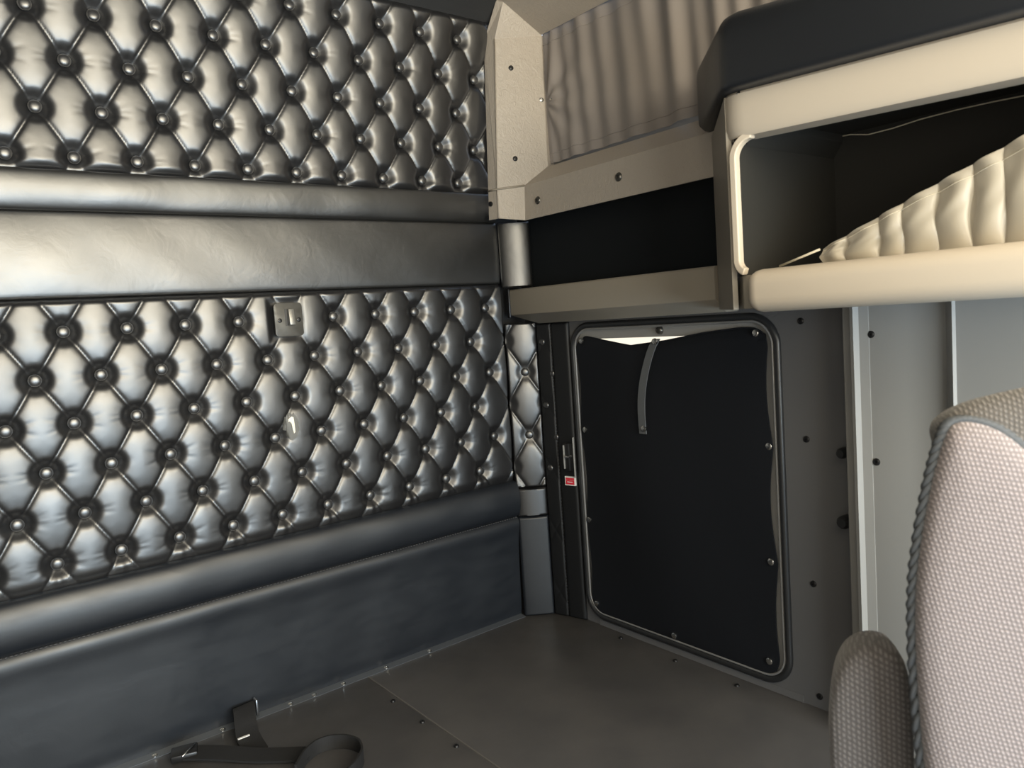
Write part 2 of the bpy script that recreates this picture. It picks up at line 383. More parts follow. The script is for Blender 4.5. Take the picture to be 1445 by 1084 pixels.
# ------------------------------------------------------------------ tufting
A_, B_ = 0.0527, 0.0834
def smooth01(x): x = np.clip(x, 0, 1); return x*x*(3-2*x)
def tuft(u, v, seed, vmin, vmax, wr=1.0, H=0.0024, dim=1.0, umax=9):
    """height field of a diamond-buttoned skin; buttons at (i*A, j*B), i+j even, vmin<=v<=vmax"""
    p = (u/A_+v/B_)/2; q = (u/A_-v/B_)/2
    sp = np.abs(np.sin(PI*p)); sq = np.abs(np.sin(PI*q))
    # straighter, tauter pillows than a sine product
    h = H*(1-(1-sp)**5.0)*(1-(1-sq)**5.0) + 0.0028*sp*sq
    L = 2*A_*B_/math.hypot(A_, B_)
    dp = np.abs(p-np.round(p))*L; dq = np.abs(q-np.round(q))*L
    # nearest button
    P = np.round(p); Q = np.round(q)
    best = None
    for dP in (-1, 0, 1):
        for dQ in (-1, 0, 1):
            pu = A_*(P+dP+Q+dQ); pv = B_*(P+dP-Q-dQ); r2 = (u-pu)**2+(v-pv)**2
            ok = (pu < umax) & (pv <= vmax+0.01) & (pv >= vmin-0.01); r2 = np.where(ok, r2, 9)
            if best is None: best = r2; bu = pu.copy(); bv = pv.copy()
            else:
                mm = r2 < best; best = np.where(mm, r2, best); bu = np.where(mm, pu, bu); bv = np.where(mm, pv, bv)
    r = np.sqrt(best); th = np.arctan2(v-bv, u-bu)
    out = smooth01((r-0.010)/0.018)
    h = h*(0.25+0.75*out) - 0.0024*(np.exp(-dp/0.0015)+np.exp(-dq/0.0015))*(0.15+0.85*out)
    h = h - dim*0.0095*(1-smooth01((r-0.004)/0.029)) - dim*0.0045*np.exp(-(r/0.027)**2)
    # pull wrinkles round each button: random per button
    hsh = np.modf(np.abs(np.sin(bu*91.7+bv*47.3+seed)*4375.5))[0]; hs2 = np.modf(hsh*7.31)[0]
    fade = np.exp(-((r-0.026)/0.013)**2)
    h = h + wr*0.0002*fade*(0.25+hsh)*np.cos(th*(9+np.floor(hs2*4))+hsh*6)
    for (ang, s) in ((0.0, 0.09), (PI, 0.07)):
        d = np.abs(((th-ang+PI) % (2*PI))-PI); fd = np.exp(-((r-0.033)/0.013)**2)
        h = h - wr*0.0005*fd*(np.exp(-((d-0.12)/s)**2)*(hsh > 0.5) + np.exp(-((d+0.0-0.28)/s)**2)*(hs2 > 0.65))
    return h

def button_mesh():
    r = 0.0112
    prof = [(r*0.9, -0.006), (r, -0.001), (r*1.0, 0.0020), (r*0.93, 0.0040), (r*0.78, 0.0055), (r*0.5, 0.0066), (r*0.25, 0.0070), (r*0.05, 0.0071)]
    o = MB().lathe(prof, (0, 0, 0), (0, -1, 0), 18).build('button', BUTTON, None, 180); C.objects.unlink(o); return o
BTN = button_mesh()

def tufted(root, x0, x1, z0, z1, ox, oz, rows, seed, lean, holes=(), step=0.0029, base=-0.013, ebot=0.03, etop=0.02):
    nx = int((x1-x0)/step); nz = int((z1-z0)/step)
    X, Z = np.meshgrid(np.linspace(x0, x1, nx), np.linspace(z0, z1, nz), indexing='ij')
    vmin = min(rows)*B_; vmax = max(rows)*B_
    h = tuft(X-ox, Z-oz, seed, vmin, vmax, umax=x1-0.008-ox)
    # folds gathered from the last row of buttons down to the seam
    d = (oz+vmin)-Z; i0 = np.round((X-ox-(min(rows) % 2)*A_)/(2*A_)); bx = ox+(min(rows) % 2)*A_+i0*2*A_
    fr = np.clip(d/0.04, 0, 1)*np.clip((0.06-d)/0.02, 0, 1)*(d > 0)
    hs = np.modf(np.abs(np.sin(bx*57.1+seed)*991.3))[0]
    h = h + 0.0012*fr*np.cos((X-bx)/(0.0042+0.11*np.clip(d, 0, 1))*2.2+hs*2)*np.exp(-((X-bx)/(0.008+0.35*np.clip(d, 0, .1)))**2)
    eb = smooth01((Z-z0)/ebot); et = smooth01((z1-Z)/etop); el = smooth01((X-x0)/0.02); er = smooth01((x1-X)/0.006)
    e = np.sqrt(eb)*np.sqrt(et)*np.sqrt(el)*np.sqrt(er)
    lo = rng.normal(size=(6, 4)); sm = 0
    for k in range(6): sm = sm + 0.00016*np.sin(X*(6+3*k)+lo[k, 0]*3)*np.sin(Z*(7+4*k)+lo[k, 1]*3)
    Yv = base - h*e - 0.012*(e-1) + sm - lean(Z)
    for (hx, hz, hw, hh, dep) in holes:      # pressed-in area below a fitting
        m_ = smooth01(1-np.maximum(np.abs(X-hx)/hw-1, np.abs(Z-hz)/hh-1)/0.5)
        Yv = Yv*(1-m_) + (dep)*m_
    cush = grid('cushion', X, Yv, Z, LEATHER, None, (0, 0.02, 0)); local(cush, root)
    pts = []
    for j in rows:
        i = -60
        while i < 10:
            if (i+j) % 2 == 0:
                bx_ = ox+i*A_; bz_ = oz+j*B_
                if x0+0.012 < bx_ < x1-0.008 and not any(abs(bx_-hx) < hw*1.3 and abs(bz_-hz) < hh*1.3 for (hx, hz, hw, hh, dep) in holes):
                    hy = -0.0140
                    yb = base - hy*1.0 - float(lean(np.array(bz_)))
                    c = BTN.copy(); C.objects.link(c); c.location = (bx_, yb-0.0060, bz_)
                    c.rotation_euler = (random.uniform(-.08, .08), random.uniform(0, 6), random.uniform(-.08, .08)); local(c, root)
            i += 1
    return cush

def roll(root, x0, x1, prof, name, m, step=0.02):
    """horizontal padded roll from a (y,z) profile, slight waviness along x"""
    n = int((x1-x0)/step); P = np.array(prof)
    t = np.linspace(0, 1, 40); s = np.concatenate([[0], np.cumsum(np.hypot(*np.diff(P, axis=0).T))]); s /= s[-1]
    py = np.interp(t, s, P[:, 0]); pz = np.interp(t, s, P[:, 1])
    for _ in range(2): py[1:-1] = (py[:-2]+2*py[1:-1]+py[2:])/4; pz[1:-1] = (pz[:-2]+2*pz[1:-1]+pz[2:])/4
    xs = np.linspace(x0, x1, n)
    X = np.repeat(xs[:, None], 40, 1); w = 0.0012*np.sin(xs*9+1)+0.0009*np.sin(xs*23)+0.0006*np.sin(xs*41+2)
    Y = py[None, :]+w[:, None]*np.sin(PI*t)[None, :]; Z = np.repeat(pz[None, :], n, 0)
    o = grid(name, X, Y, Z, m, None, (0, 0.012, 0)); local(o, root); return o
def stitches(root, pts_fn, x0, x1, pitch=0.0075, r=0.0011):
    mb = MB(); x = x0
    while x < x1:
        a = Vector(pts_fn(x)); b = Vector(pts_fn(x+pitch*0.62)); mb.tube([a, (a+b)/2+Vector((0, -0.0008, 0)), b], r, 5); x += pitch
    o = mb.build('stitching', STITCH, None, 180); local(o, root); return o
def halfroll(z0, z1, y0, bulge, n=14, peak=0.5):
    out = []
    for k in range(n+1):
        a = PI*k/n; out.append((y0-bulge*math.sin(a)**0.8, z0+(z1-z0)*(0.5-0.5*math.cos(a))))
    return out

# upper tufted panel
upl = lambda Z: 0.04*np.clip((Z-1.146)/0.334, 0, 2)**1.6
up = thing('tufted_panel', 'black button-tufted panel high on the back wall, above the smooth vinyl band', 'tufted panel', (-0.8, 0, 1.05))
tufted(up, XL, -0.006, 1.118, 1.535, -0.105, 1.146, range(0, 5), 3.1, upl, ebot=0.02, etop=0.02, base=-0.014)
roll(up, XL, 0.0, [(p[0]-0.006*(p[1]-1.05)/0.07, p[1]) for p in halfroll(1.050, 1.122, -0.006, 0.010)], 'bolster', LEATHER_FLAT)
stitches(up, lambda x: (x, -0.0075, 1.0525), XL, -0.01)
# smooth band
bd = thing('vinyl_band', 'smooth creased black vinyl band between the two tufted panels', 'wall panel', (-0.8, 0, 0.885))
xs = np.linspace(XL, 0.003, 160); zs = np.linspace(0.894, 1.0495, 30); X, Z = np.meshgrid(xs, zs, indexing='ij')
tz = np.clip((Z-0.894)/0.1555, 0, 1)
Y = -0.004-0.006*np.sin(PI*tz)**0.5 + 0.0006*np.sin(X*14)*np.sin(Z*21)+0.0004*np.sin(X*33+Z*40)
local(grid('panel', X, Y, Z, LEATHER_FLAT, None, (0, 0.015, 0)), bd)
# lower tufted panel
lo = thing('tufted_panel', 'black button-tufted panel low on the back wall, beneath the smooth vinyl band', 'tufted panel', (-0.8, 0, 0))
LX, LZ = -0.584, 0.8315
tufted(lo, XL, 0.002, 0.362, 0.893, -0.0495, 0.8335, range(-5, 1), 1.7, lambda Z: Z*0, holes=[(LX, LZ, 0.029, 0.034, -0.012)], ebot=0.035, etop=0.012)
roll(lo, XL, 0.002, halfroll(0.276, 0.372, -0.008, 0.024), 'bolster', LEATHER_SKIRT)
roll(lo, XL, 0.002, [(0.0, 0.0), (-0.004, 0.03), (-0.007, 0.1), (-0.010, 0.18), (-0.014, 0.225), (-0.019, 0.25), (-0.0195, 0.262), (-0.015, 0.273), (-0.005, 0.280)], 'skirt', LEATHER_SKIRT)
stitches(lo, lambda x: (x, -0.0155, 0.2745), XL, -0.005)
# torn spot
pc = Vector((-0.595, -0.026, 0.607))
def blob(cx, cz, rx, rz, y, n=18, jag=0.25, seed=0):
    r_ = random.Random(seed); return [(cx+rx*math.cos(2*PI*k/n)*(1+r_.uniform(-jag, jag)), cz+rz*math.sin(2*PI*k/n)*(1+r_.uniform(-jag, jag))) for k in range(n)]
def surf_y(x, z): return -0.013-float(tuft(np.array([[x+0.0495]]), np.array([[z-0.8335]]), 1.7, -5*B_, 0)[0, 0])
tp = thing('tape_scrap', 'torn cream tape scrap stuck on the lower tufted panel below the latch plate', 'tape', (pc.x, -0.026, pc.z))
for nm, poly, m, dy in (('residue', blob(0, 0, 0.016, 0.027, 0, 20, .3, 3), SCUFF, 0.0010),
                        ('scrap', [(-0.006, 0.013), (0.001, 0.018), (0.005, 0.016), (0.0045, 0.004), (0.006, -0.006), (0.006, -0.016), (0.003, -0.019), (0.001, -0.010), (-0.0005, 0.003), (-0.003, 0.008), (-0.007, 0.007)], PEEL, 0.0022)):
    bm = bmesh.new(); f = bm.faces.new([bm.verts.new((x, 0, z)) for x, z in poly])
    bmesh.ops.triangulate(bm, faces=bm.faces[:]); bmesh.ops.subdivide_edges(bm, edges=bm.edges[:], cuts=2, use_grid_fill=True)
    bmesh.ops.solidify(bm, geom=bm.faces[:], thickness=0.0006)
    for v in bm.verts: v.co = Vector((pc.x+v.co.x, surf_y(pc.x+v.co.x, pc.z+v.co.z)-dy+v.co.y, pc.z+v.co.z))
    local(MB().bm(bm).build(nm, m, None, 60), tp)

# ------------------------------------------------------------------ latch plate
lt = thing('latch_plate', 'bronze-grey metal plate with slotted lever at the top of lower tufting', 'latch', (LX, -0.028, LZ))
bm = bmesh.new(); w, h = 0.031, 0.0355
poly = [(LX+a[0], LZ+a[1]) for a in rrect(-w, w, -h, h, 0.008, 5)]
plate = MB().prism(poly, 1, -0.0305, -0.025, 0.0012).build('plate', PEWTER, None, 40); local(plate, lt)
local(MB().box((LX-0.0085, -0.0308, LZ-0.013), (LX-0.0015, -0.030, LZ+0.023)).build('slot', BLACKP), lt)
local(MB().prism([(-0.0362, LZ-0.012), (-0.042, LZ-0.0115), (-0.038, LZ+0.0225), (-0.030, LZ+0.0225), (-0.030, LZ-0.012)], 0, LX-0.0025, LX+0.0095, 0.0012).build('lever', LEVER, None, 40), lt)
for sx in (-0.020, 0.0215):
    c = S_BLACK.copy(); C.objects.link(c); c.location = (LX+sx, -0.0302, LZ-0.001); c.rotation_euler = (PI/2, 0, 0); c.scale = (.75, .75, .6); local(c, lt)

# ------------------------------------------------------------------ corner pads (facets between back and side wall)
def facet_pad(root, P0, P1, z0, z1, m, name, bulge=0.008, tuf=None, n=26, edge=0.003):
    P0 = Vector(P0); P1 = Vector(P1); d = P1-P0; L = d.length; nrm = Vector((d.y, -d.x)).normalized()   # towards the camera side
    if nrm.dot(Vector((-1, -1))) < 0: nrm = -nrm
    nz = max(int((z1-z0)/0.0032), 10)
    T, Z = np.meshgrid(np.linspace(0, 1, n), np.linspace(z0, z1, nz), indexing='ij')
    e = smooth01(np.minimum(T, 1-T)*L/edge)**.5*smooth01(np.minimum(Z-z0, z1-Z)/edge)**.5
    h = bulge*np.sin(PI*np.clip(T, 0, 1))**0.5
    if tuf: h = h*0.4 + tuf(T*L, Z)
    h = h*e + 0.004*e
    o = grid(name, P0.x+d.x*T+nrm.x*h, P0.y+d.y*T+nrm.y*h, Z, m, None, (-nrm.x*0.012, -nrm.y*0.012, 0)); local(o, root)
    return nrm, L
def tuf_strip(ou, oz, zmin, zmax, amp=1.0):
    return lambda u, z: amp*tuft(u-ou, z-oz, 5.5, zmin-oz, zmax-oz, 0.0, dim=0.4)
Q0, Q1, Q2 = (0.0035, -0.012), (0.070, -0.060), (0.0965, -0.150)
cp = thing('corner_pad', 'narrow black tufted corner pad between back wall and side wall', 'corner pad', (0.037, -0.034, 0))
bz = [atX(748, 523, 0.035).z, atX(753, 617, 0.035).z]
BZ0 = 0.5*(bz[0]+bz[1])+B_
nrm, L = facet_pad(cp, Q0, Q1, 0.352, 0.7885, LEATHER, 'cushion', 0.006, tuf_strip(0.046, BZ0, 0.36, 0.77), 34)
for j in (0, -2, -4):
    z = BZ0+j*B_
    if 0.37 < z < 0.78:
        p = Vector(Q0).lerp(Vector(Q1), 0.046/L); c = BTN.copy(); C.objects.link(c)
        c.location = (p.x+nrm.x*0.001, p.y+nrm.y*0.001, z); c.rotation_euler = (0, 0, math.atan2(nrm.x, -nrm.y)*1.0); local(c, cp)
facet_pad(cp, Q0, Q1, 0.274, 0.350, LEATHER, 'bolster', 0.010)
facet_pad(cp, Q0, Q1, 0.0, 0.272, LEATHER_SKIRT, 'skirt', 0.005)
facet_pad(cp, Q0, Q1, 0.881, 1.048, LEATHER_FLAT, 'top_strip', 0.012)
sd = thing('side_pad', 'shadowed black tufted strip on the side wall beside the covered window', 'side pad', (0.085, -0.105, 0))
Q1b = (0.0712, -0.0622)
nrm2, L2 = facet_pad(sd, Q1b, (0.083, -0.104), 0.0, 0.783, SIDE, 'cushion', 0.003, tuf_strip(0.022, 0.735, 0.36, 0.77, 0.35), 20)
for j in range(0, -5, -1):
    u = 0.022+(0.02 if j % 2 else -0.004); p = Vector(Q1)+(Vector((0.083, -0.104))-Vector(Q1)).normalized()*min(u, 0.042); c = BTN.copy(); C.objects.link(c)
    c.scale = (.8, .8, .8); c.location = (p.x+nrm2.x*0.001, p.y+nrm2.y*0.001, 0.735+j*B_); c.rotation_euler = (0, 0, math.atan2(nrm2.x, -nrm2.y)); local(c, sd)
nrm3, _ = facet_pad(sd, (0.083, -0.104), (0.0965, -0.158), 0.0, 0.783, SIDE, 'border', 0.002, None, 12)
mb = MB(); z = 0.004
while z < 0.79: mb.tube([(0.0815, -0.1045, z), (0.0805, -0.1045, z+0.0025), (0.0815, -0.1045, z+0.005)], 0.0009, 5); z += 0.0085
local(mb.build('stitching', STITCH, None, 180), sd)

# slide latch + red sticker on that border
def on_border(px, py, out=0.004):
    d = Vector(ray(px, py)); p = Vector(CAM); n_ = Vector((nrm3.x, nrm3.y, 0)); o_ = Vector((0.083, -0.104, 0))+n_*out
    return p+d*((o_-p).dot(n_)/d.dot(n_))
td = Vector((0.0135, -0.054, 0)).normalized(); n3 = Vector((nrm3.x, nrm3.y, 0)); zz = Vector((0, 0, 1))
def oriented(mb_size, c, bev=0.0015):
    w_, h_, t_ = mb_size; m = MB().box((-w_/2, -h_/2, -t_/2), (w_/2, h_/2, t_/2), bev)
    m.v = [tuple(c+td*v[0]+zz*v[1]+n3*v[2]) for v in m.v]; return m
sc = on_border(803, 645, 0.012)
sl = thing('slide_latch', 'slim black slide latch mounted above the red sticker', 'latch', sc)
local(oriented((0.034, 0.072, 0.008), sc+n3*-0.002).build('plate', BLACKP, None, 40), sl)
for off, hh, m in ((-0.0125, 0.062, RUBBER), (0.0185, 0.105, RUBBER)):
    local(oriented((0.0025, hh, 0.006), sc+td*off+n3*0.004, 0.001).build('rail', FRAME, None, 40), sl)
local(oriented((0.004, 0.07, 0.004), sc+td*0.002+n3*0.003, 0.001).build('slot', RUBBER, None, 40), sl)
local(oriented((0.012, 0.006, 0.012), sc+td*0.001+zz*0.002+n3*0.007, 0.0015).build('knob', CHROME, None, 40), sl)
st = on_border(804.5, 679, 0.0105)
sk = thing('warning_sticker', 'small white-edged red sticker below the slim slide latch', 'sticker', st)
local(oriented((0.031, 0.0235, 0.006), st-n3*0.0026, 0.0).build('backing', WHITE), sk)
local(oriented((0.026, 0.0060, 0.0008), st+zz*0.0055+n3*0.0005, 0.0).build('print', RED), sk)
local(oriented((0.026, 0.0110, 0.0008), st-zz*0.0035+n3*0.0005, 0.0).build('print', RED), sk)
local(oriented((0.017, 0.0020, 0.0008), st-zz*0.0025+n3*0.0009, 0.0).build('print', WHITE), sk)

# ------------------------------------------------------------------ upper window surround (trim_1), window_1, curtain
zB, zM, zS, zT = 1.052, 1.140, 1.180, 1.500
A0, A1 = tuple(atY(690, 311, -0.048)), tuple(atY(682.5, 58, -0.048)); A2 = tuple(atX(700, 0, -0.02)); zB = A0[2]
B0, B1 = tuple(atY(704, 311, -0.082)), tuple(atY(698, 55, -0.082)); B0 = (B0[0], B0[1], zB)
def on_plane(px, py, o_, n_):
    d = Vector(ray(px, py)); p = Vector(CAM); return p+d*((Vector(o_)-p).dot(n_)/d.dot(n_))
F3 = (0.100, -0.122, zT)
fpn = (Vector(B1)-Vector(B0)).cross(Vector(F3)-Vector(B0)).normalized()
Bm = tuple(on_plane(702, 267, B0, fpn))
F0, F1, F2 = (tuple(on_plane(x, y, B0, fpn)) for (x, y) in ((741, 311), (740, 262), (773, 235)))
RX = F1[0]; print('facet', A0, B0, B1, F0, F1, F2)
P3 = tuple(atX(710, 3, -0.01)); dirup = Vector((-0.11, 0, 0.10))
H0 = tuple(Vector(P3)+Vector((-0.05, -0.03, 0.05))); A3 = tuple(Vector(A2)+Vector((-0.05, -0.03, 0.05)))
YE = -0.80
vs = [A0, A1, A2, B0, Bm, B1, F0, F1, F2, F3, P3, H0, A3,
      (RX, YE, F0[2]+0.002), (RX, YE, F1[2]), (F2[0], YE, F2[2]), (0.100, -1.50, zT), (H0[0], -1.50, H0[2]), (A0[0]+0.002, -0.01, zB), (0.058+0.03, -0.02, zB), (0.1, YE, zB), (0.134, -0.105, zS+0.005), (0.134, -0.107, zT)]
fs = [(0, 3, 4, 5, 1), (1, 5, 10, 2), (3, 6, 7, 4), (4, 7, 8, 9, 5), (5, 9, 10), (2, 10, 11, 12), (9, 16, 17, 11, 10),
      (6, 13, 14, 7), (7, 14, 15, 8), (9, 8, 21, 22)]
t1 = MB().add(vs, fs).build('trim_1', TRIM, None, None); struct(t1)
if t1.data.polygons[3].normal.dot(Vector(CAM)-Vector(B0)) < 0: t1.data.flip_normals()
md = t1.modifiers.new('s', 'SOLIDIFY'); md.thickness = 0.004; md.offset = -1 
bv = t1.modifiers.new('b', 'BEVEL'); bv.width = 0.0025; bv.segments = 2; bv.limit_method = 'ANGLE'; bv.angle_limit = math.radians(12)
fn = (Vector(F2)-Vector(Bm)).cross(Vector(B1)-Vector(Bm)).normalized()
if fn.dot(Vector(CAM)-Vector(Bm)) < 0: fn = -fn
def on_plane(px, py, o_, n_):
    d = Vector(ray(px, py)); p = Vector(CAM); return p+d*((Vector(o_)-p).dot(n_)/d.dot(n_))
add_screws(t1, S_BLACK, [(on_plane(x, y, Bm, fn), fn) for (x, y) in ((721, 96), (727, 224))])
add_screws(t1, S_NICK, [(on_plane(764, 141, Bm, fn), fn)])
an = (Vector(B0)-Vector(A0)).cross(Vector((0, 0, 1))).normalized()
if an.dot(Vector(CAM)-Vector(A0)) < 0: an = -an
add_screws(t1, S_BLACK, [(on_plane(692, 288, A0, an), an)])
add_screws(t1, S_WASH, [(atX(x, y, RX), (-1, 0, 0)) for (x, y) in ((760, 283), (874, 250))])
hn = (Vector(vs[16])-Vector(F3)).cross(Vector(H0)-Vector(F3)).normalized()
if hn.dot(Vector(CAM)-Vector(F3)) < 0: hn = -hn
add_screws(t1, S_BLACK, [(on_plane(749, 11, F3, hn), hn)])

w1m = MB()
ring_plate(w1m, square_loop(-1.52, -0.10, 1.10, 1.56), rrect(-1.47, -0.15, 1.203, 1.50, 0.03), 0.128, 0.145)
w1 = w1m.build('window_1', FRAME, None, 30); struct(w1)
MB().box((0.146, -1.50, 1.13), (0.149, -0.12, 1.53)).build('pane', GLASS, w1)

gl = Vector(Bm)-Vector(B0); up_ = gl.normalized()
Am = Vector(A0)+(Vector(A1)-Vector(A0))*(gl.length/(Vector(A1)-Vector(A0)).length)
MB().tube([Am+fn*0.0005, Vector(Bm)+fn*0.001, Vector(F1)+fn*0.001], 0.0026, 8).build('step_edge', TRIM_S, t1, 180)
MB().tube([Vector(B0)+fn*0.0006, Vector(Bm)+fn*0.0006, Vector(B1)+fn*0.0006], 0.0018, 8).build('ridge', TRIM, t1, 180)
cu = thing('window_curtain', 'taupe pleated curtain drawn across the upper side window', 'curtain', (0.108, -0.6, 1.19))
ny, nz = 400, 70
ys = np.linspace(-0.119, -1.49, ny); t = np.linspace(0, 1, nz); YY, T = np.meshgrid(ys, t, indexing='ij')
s = -(YY+0.125)
ph = 2*PI*(s*9.5 + 0.35*np.sin(s*7+1) + 0.2*np.sin(s*17))
ph2 = 2*PI*(s*17+0.3*np.sin(s*11))
amp = 0.0060*(0.55+0.45*T)*(0.6+0.4*np.sin(s*6+2)**2)*smooth01(s/0.03)
lean_ = 0.3*np.sin(s*5)*(1-T)
XX = 0.106 + amp*np.sin(ph+lean_+1.6*(1-T)*np.exp(-s*8)*3) + 0.0035*np.sin(ph2+2*T)*smooth01(s/0.05) - 0.006*np.sin(PI*T)*np.exp(-((s-0.03)/0.05)**2)
# diagonal pulls fanning from the snap at the left edge
fan = np.exp(-(s/0.16))*smooth01(s/0.015); XX = XX + 0.004*fan*np.sin(9*np.arctan2(T-0.46, s*3.0+0.02)+1)
ZZ = zS+0.0065 + (zT-zS-0.003)*T + 0.006*np.clip(np.sin(s*19-0.6), 0.35, 1)*(1-T)*smooth01((s-0.1)/0.2)
local(grid('fabric', XX, YY, ZZ, CURT, None, (0.0015, 0, 0)), cu)
for j0, nm in ((5, 'hem'), (63, 'hem')):
    mb = MB()
    for dz in ((0,) if True else ()):
        mb.tube([(XX[i, j0]-0.0005, YY[i, j0], ZZ[i, j0]) for i in range(0, ny, 2)], 0.0010, 5)
    local(mb.build(nm, CURT, None, 180), cu)
sp_ = atX(778, 139, 0.100); c = S_SNAP.copy(); C.objects.link(c); c.location = (float(XX[3, 32])-0.003, sp_.y, sp_.z); c.rotation_euler = (0, -PI/2, 0); c.scale = (.55, .55, .7); local(c, cu)

# ceiling: dark curved headliner from the top of the tufted panel
cl = MB()
prof = [(-0.045, 1.522), (-0.075, 1.548), (-0.13, 1.59), (-0.30, 1.68), (-0.7, 1.72), (-1.2, 1.73)]
for (y0, z0), (y1, z1) in zip(prof[:-1], prof[1:]):
    cl.add([(XL-0.1, y0, z0), (0.02, y0, z0), (0.02, y1, z1), (XL-0.1, y1, z1), (XL-0.1, y0, z0+0.02), (0.02, y0, z0+0.02), (0.02, y1, z1+0.02), (XL-0.1, y1, z1+0.02)],
           [(0, 1, 2, 3), (7, 6, 5, 4), (0, 4, 5, 1), (1, 5, 6, 2), (2, 6, 7, 3), (3, 7, 4, 0)])
ce = cl.build('ceiling', HEAD, None, None); struct(ce)

# ------------------------------------------------------------------ recess panel + ledge
rp = MB().box((0.100, -0.72, 0.880), (0.104, 0.025, 1.075)).build('felt_panel', FELT, None); tag(rp, 'flat black felt panel between the curtained window and the taupe ledge', 'wall panel')
lg = thing('ledge', 'long taupe ledge running along the side wall above the covered window', 'ledge', (0.06, -0.34, 0.78))
xf = 0.025
body = MB().prism([(xf, 0.810), (xf, 0.872), (xf+0.004, 0.876), (0.0995, 0.879), (0.0995, 0.784), (xf+0.034, 0.784)], 1, -0.6635, -0.014, 0.0015)
bo = body.build('shelf', TRIM_S, None, 30); local(bo, lg)
for v in bo.data.vertices:                     # mitred lower corner next to the tufting
    if v.co.y > -0.03 and v.co.z < 0.80: v.co.y -= 0.070
local(MB().prism([(0.020, 0.803), (0.020, 0.8785), (0.026, 0.8775), (0.026, 0.803)], 1, -0.018, -0.006, 0.002).build('end_cap', LEATHER, None, 40), lg)
add_screws(lg, S_BLACK, [])

# ------------------------------------------------------------------ overhead cabinet
XF = -0.200; YP = -0.875; YR = -1.52
cb = thing('overhead_cabinet', 'cream open-front overhead cubby cabinet at the right', 'cabinet', (-0.05, -1.2, 0.79))
zb, zt = 0.800, 1.118
# left oblique end panel (from ledge end to post), outer skin
e0 = Vector((0.025, -0.672, 0)); e1 = Vector((XF+0.012, YP+0.019, 0)); en = Vector((-(e0-e1).y, (e0-e1).x, 0)).normalized()
if en.x > 0: en = -en
mb = MB()
def quad_slab(mb, pts, th):
    n_ = (Vector(pts[1])-Vector(pts[0])).cross(Vector(pts[3])-Vector(pts[0])).normalized()*th
    v_ = [Vector(p) for p in pts]+[Vector(p)+n_ for p in pts]
    return mb.add(v_, [(0, 1, 2, 3), (7, 6, 5, 4), (0, 4, 5, 1), (1, 5, 6, 2), (2, 6, 7, 3), (3, 7, 4, 0)])
quad_slab(mb, [e0+zz*0.79, e0+zz*zt, e1+zz*zt, e1+zz*0.79], 0.008)
quad_slab(mb, [Vector((0.099, -0.672, 0.79)), Vector((0.099, -0.672, zt)), e0+zz*zt, e0+zz*0.79], 0.008)
local(mb.build('end_panel', TRIM_S, None, None), cb)
# front frame: one moulded piece built as an outline with a rounded opening, thickness in x, band height tapering to the right
def band_bot(y): return 1.050 + (y+0.912)*(1.033-1.050)/(-1.264+0.912)
def band_top(y): return 1.118 + (y+0.888)*(1.097-1.118)/(-1.265+0.888)
yo0 = -0.892                    # opening's left edge
band = MB()
ysb = [YP+0.022, YP+0.014, YP+0.006, YP-0.003, YP-0.013, YP-0.024, -0.96, -1.1, -1.3, YR]
xo = [0.016, 0.0095, 0.005, 0.002, 0.0005, 0, 0, 0, 0, 0]
rows_ = []
for y, dx in zip(ysb, xo):
    zt_, zb_ = band_top(y), band_bot(y)
    rows_.append([(XF+dx+0.045, y, zt_), (XF+dx+0.004, y, zt_), (XF+dx, y, zt_-0.004), (XF+dx, y, zb_+0.014), (XF+dx+0.002, y, zb_+0.010), (XF+dx+0.003, y, zb_+0.004), (XF+dx+0.006, y, zb_), (XF+dx+0.045, y, zb_)])
n8 = 8; vs_ = [p for r_ in rows_ for p in r_]; fs_ = []
for i in range(len(rows_)-1):
    for k in range(n8): fs_.append((i*n8+k, i*n8+(k+1) % n8, (i+1)*n8+(k+1) % n8, (i+1)*n8+k))
fs_.append(tuple(range(n8))); fs_.append(tuple((len(rows_)-1)*n8+k for k in range(n8))[::-1])
local(band.add(vs_, fs_).build('top_band', CAB, None, 35), cb)
post = MB()       # upright with curved top and bottom returns into band and lip
def sweep(path, w0, sec_x):
    m = MB(); pts = [Vector(p) for p in path]; n = len(pts); vs = []; fs = []
    for i in range(n):
        t = (pts[min(i+1, n-1)]-pts[max(i-1, 0)]).normalized(); s_ = Vector((0, t.z, -t.y))     # perpendicular in the y-z plane
        for (dx, k) in ((0.0, -1), (0.0, 1), (0.013, 1), (0.013, -1)): vs.append(pts[i]+s_*(k*w0/2)+Vector((dx, 0, 0)))
    for i in range(n-1):
        for k in range(4): fs.append((i*4+k, i*4+(k+1) % 4, (i+1)*4+(k+1) % 4, (i+1)*4+k))
    fs.append((0, 1, 2, 3)); fs.append(tuple((n-1)*4+k for k in (3, 2, 1, 0))); m.add(vs, fs); return m
rad = 0.030; path = [(XF, yo0+0.008-0.045-0.0, band_bot(-0.94)+0.004)]
path = []
yc = YP+0.0015
for k in range(9):
    a = PI/2*(1-k/8); path.append((XF+0.006*(1-k/8), yc-rad+rad*math.cos(a), 1.050-rad+0.002+rad*math.sin(a)))
path += [(XF, yc, 0.95), (XF, yc, 0.88)]
for k in range(1, 7):
    a = -PI/2*k/6*0.8; path.append((XF-0.004*k/6, yc-0.022+0.022*math.cos(a), 0.868+0.022*math.sin(a)))
pm = sweep(path, 0.0115, 0)
po = pm.build('post', CAB, None, 40); local(po, cb)
b_ = po.modifiers.new('b', 'BEVEL'); b_.width = 0.002; b_.segments = 3; b_.limit_method = 'ANGLE'; b_.angle_limit = math.radians(50)
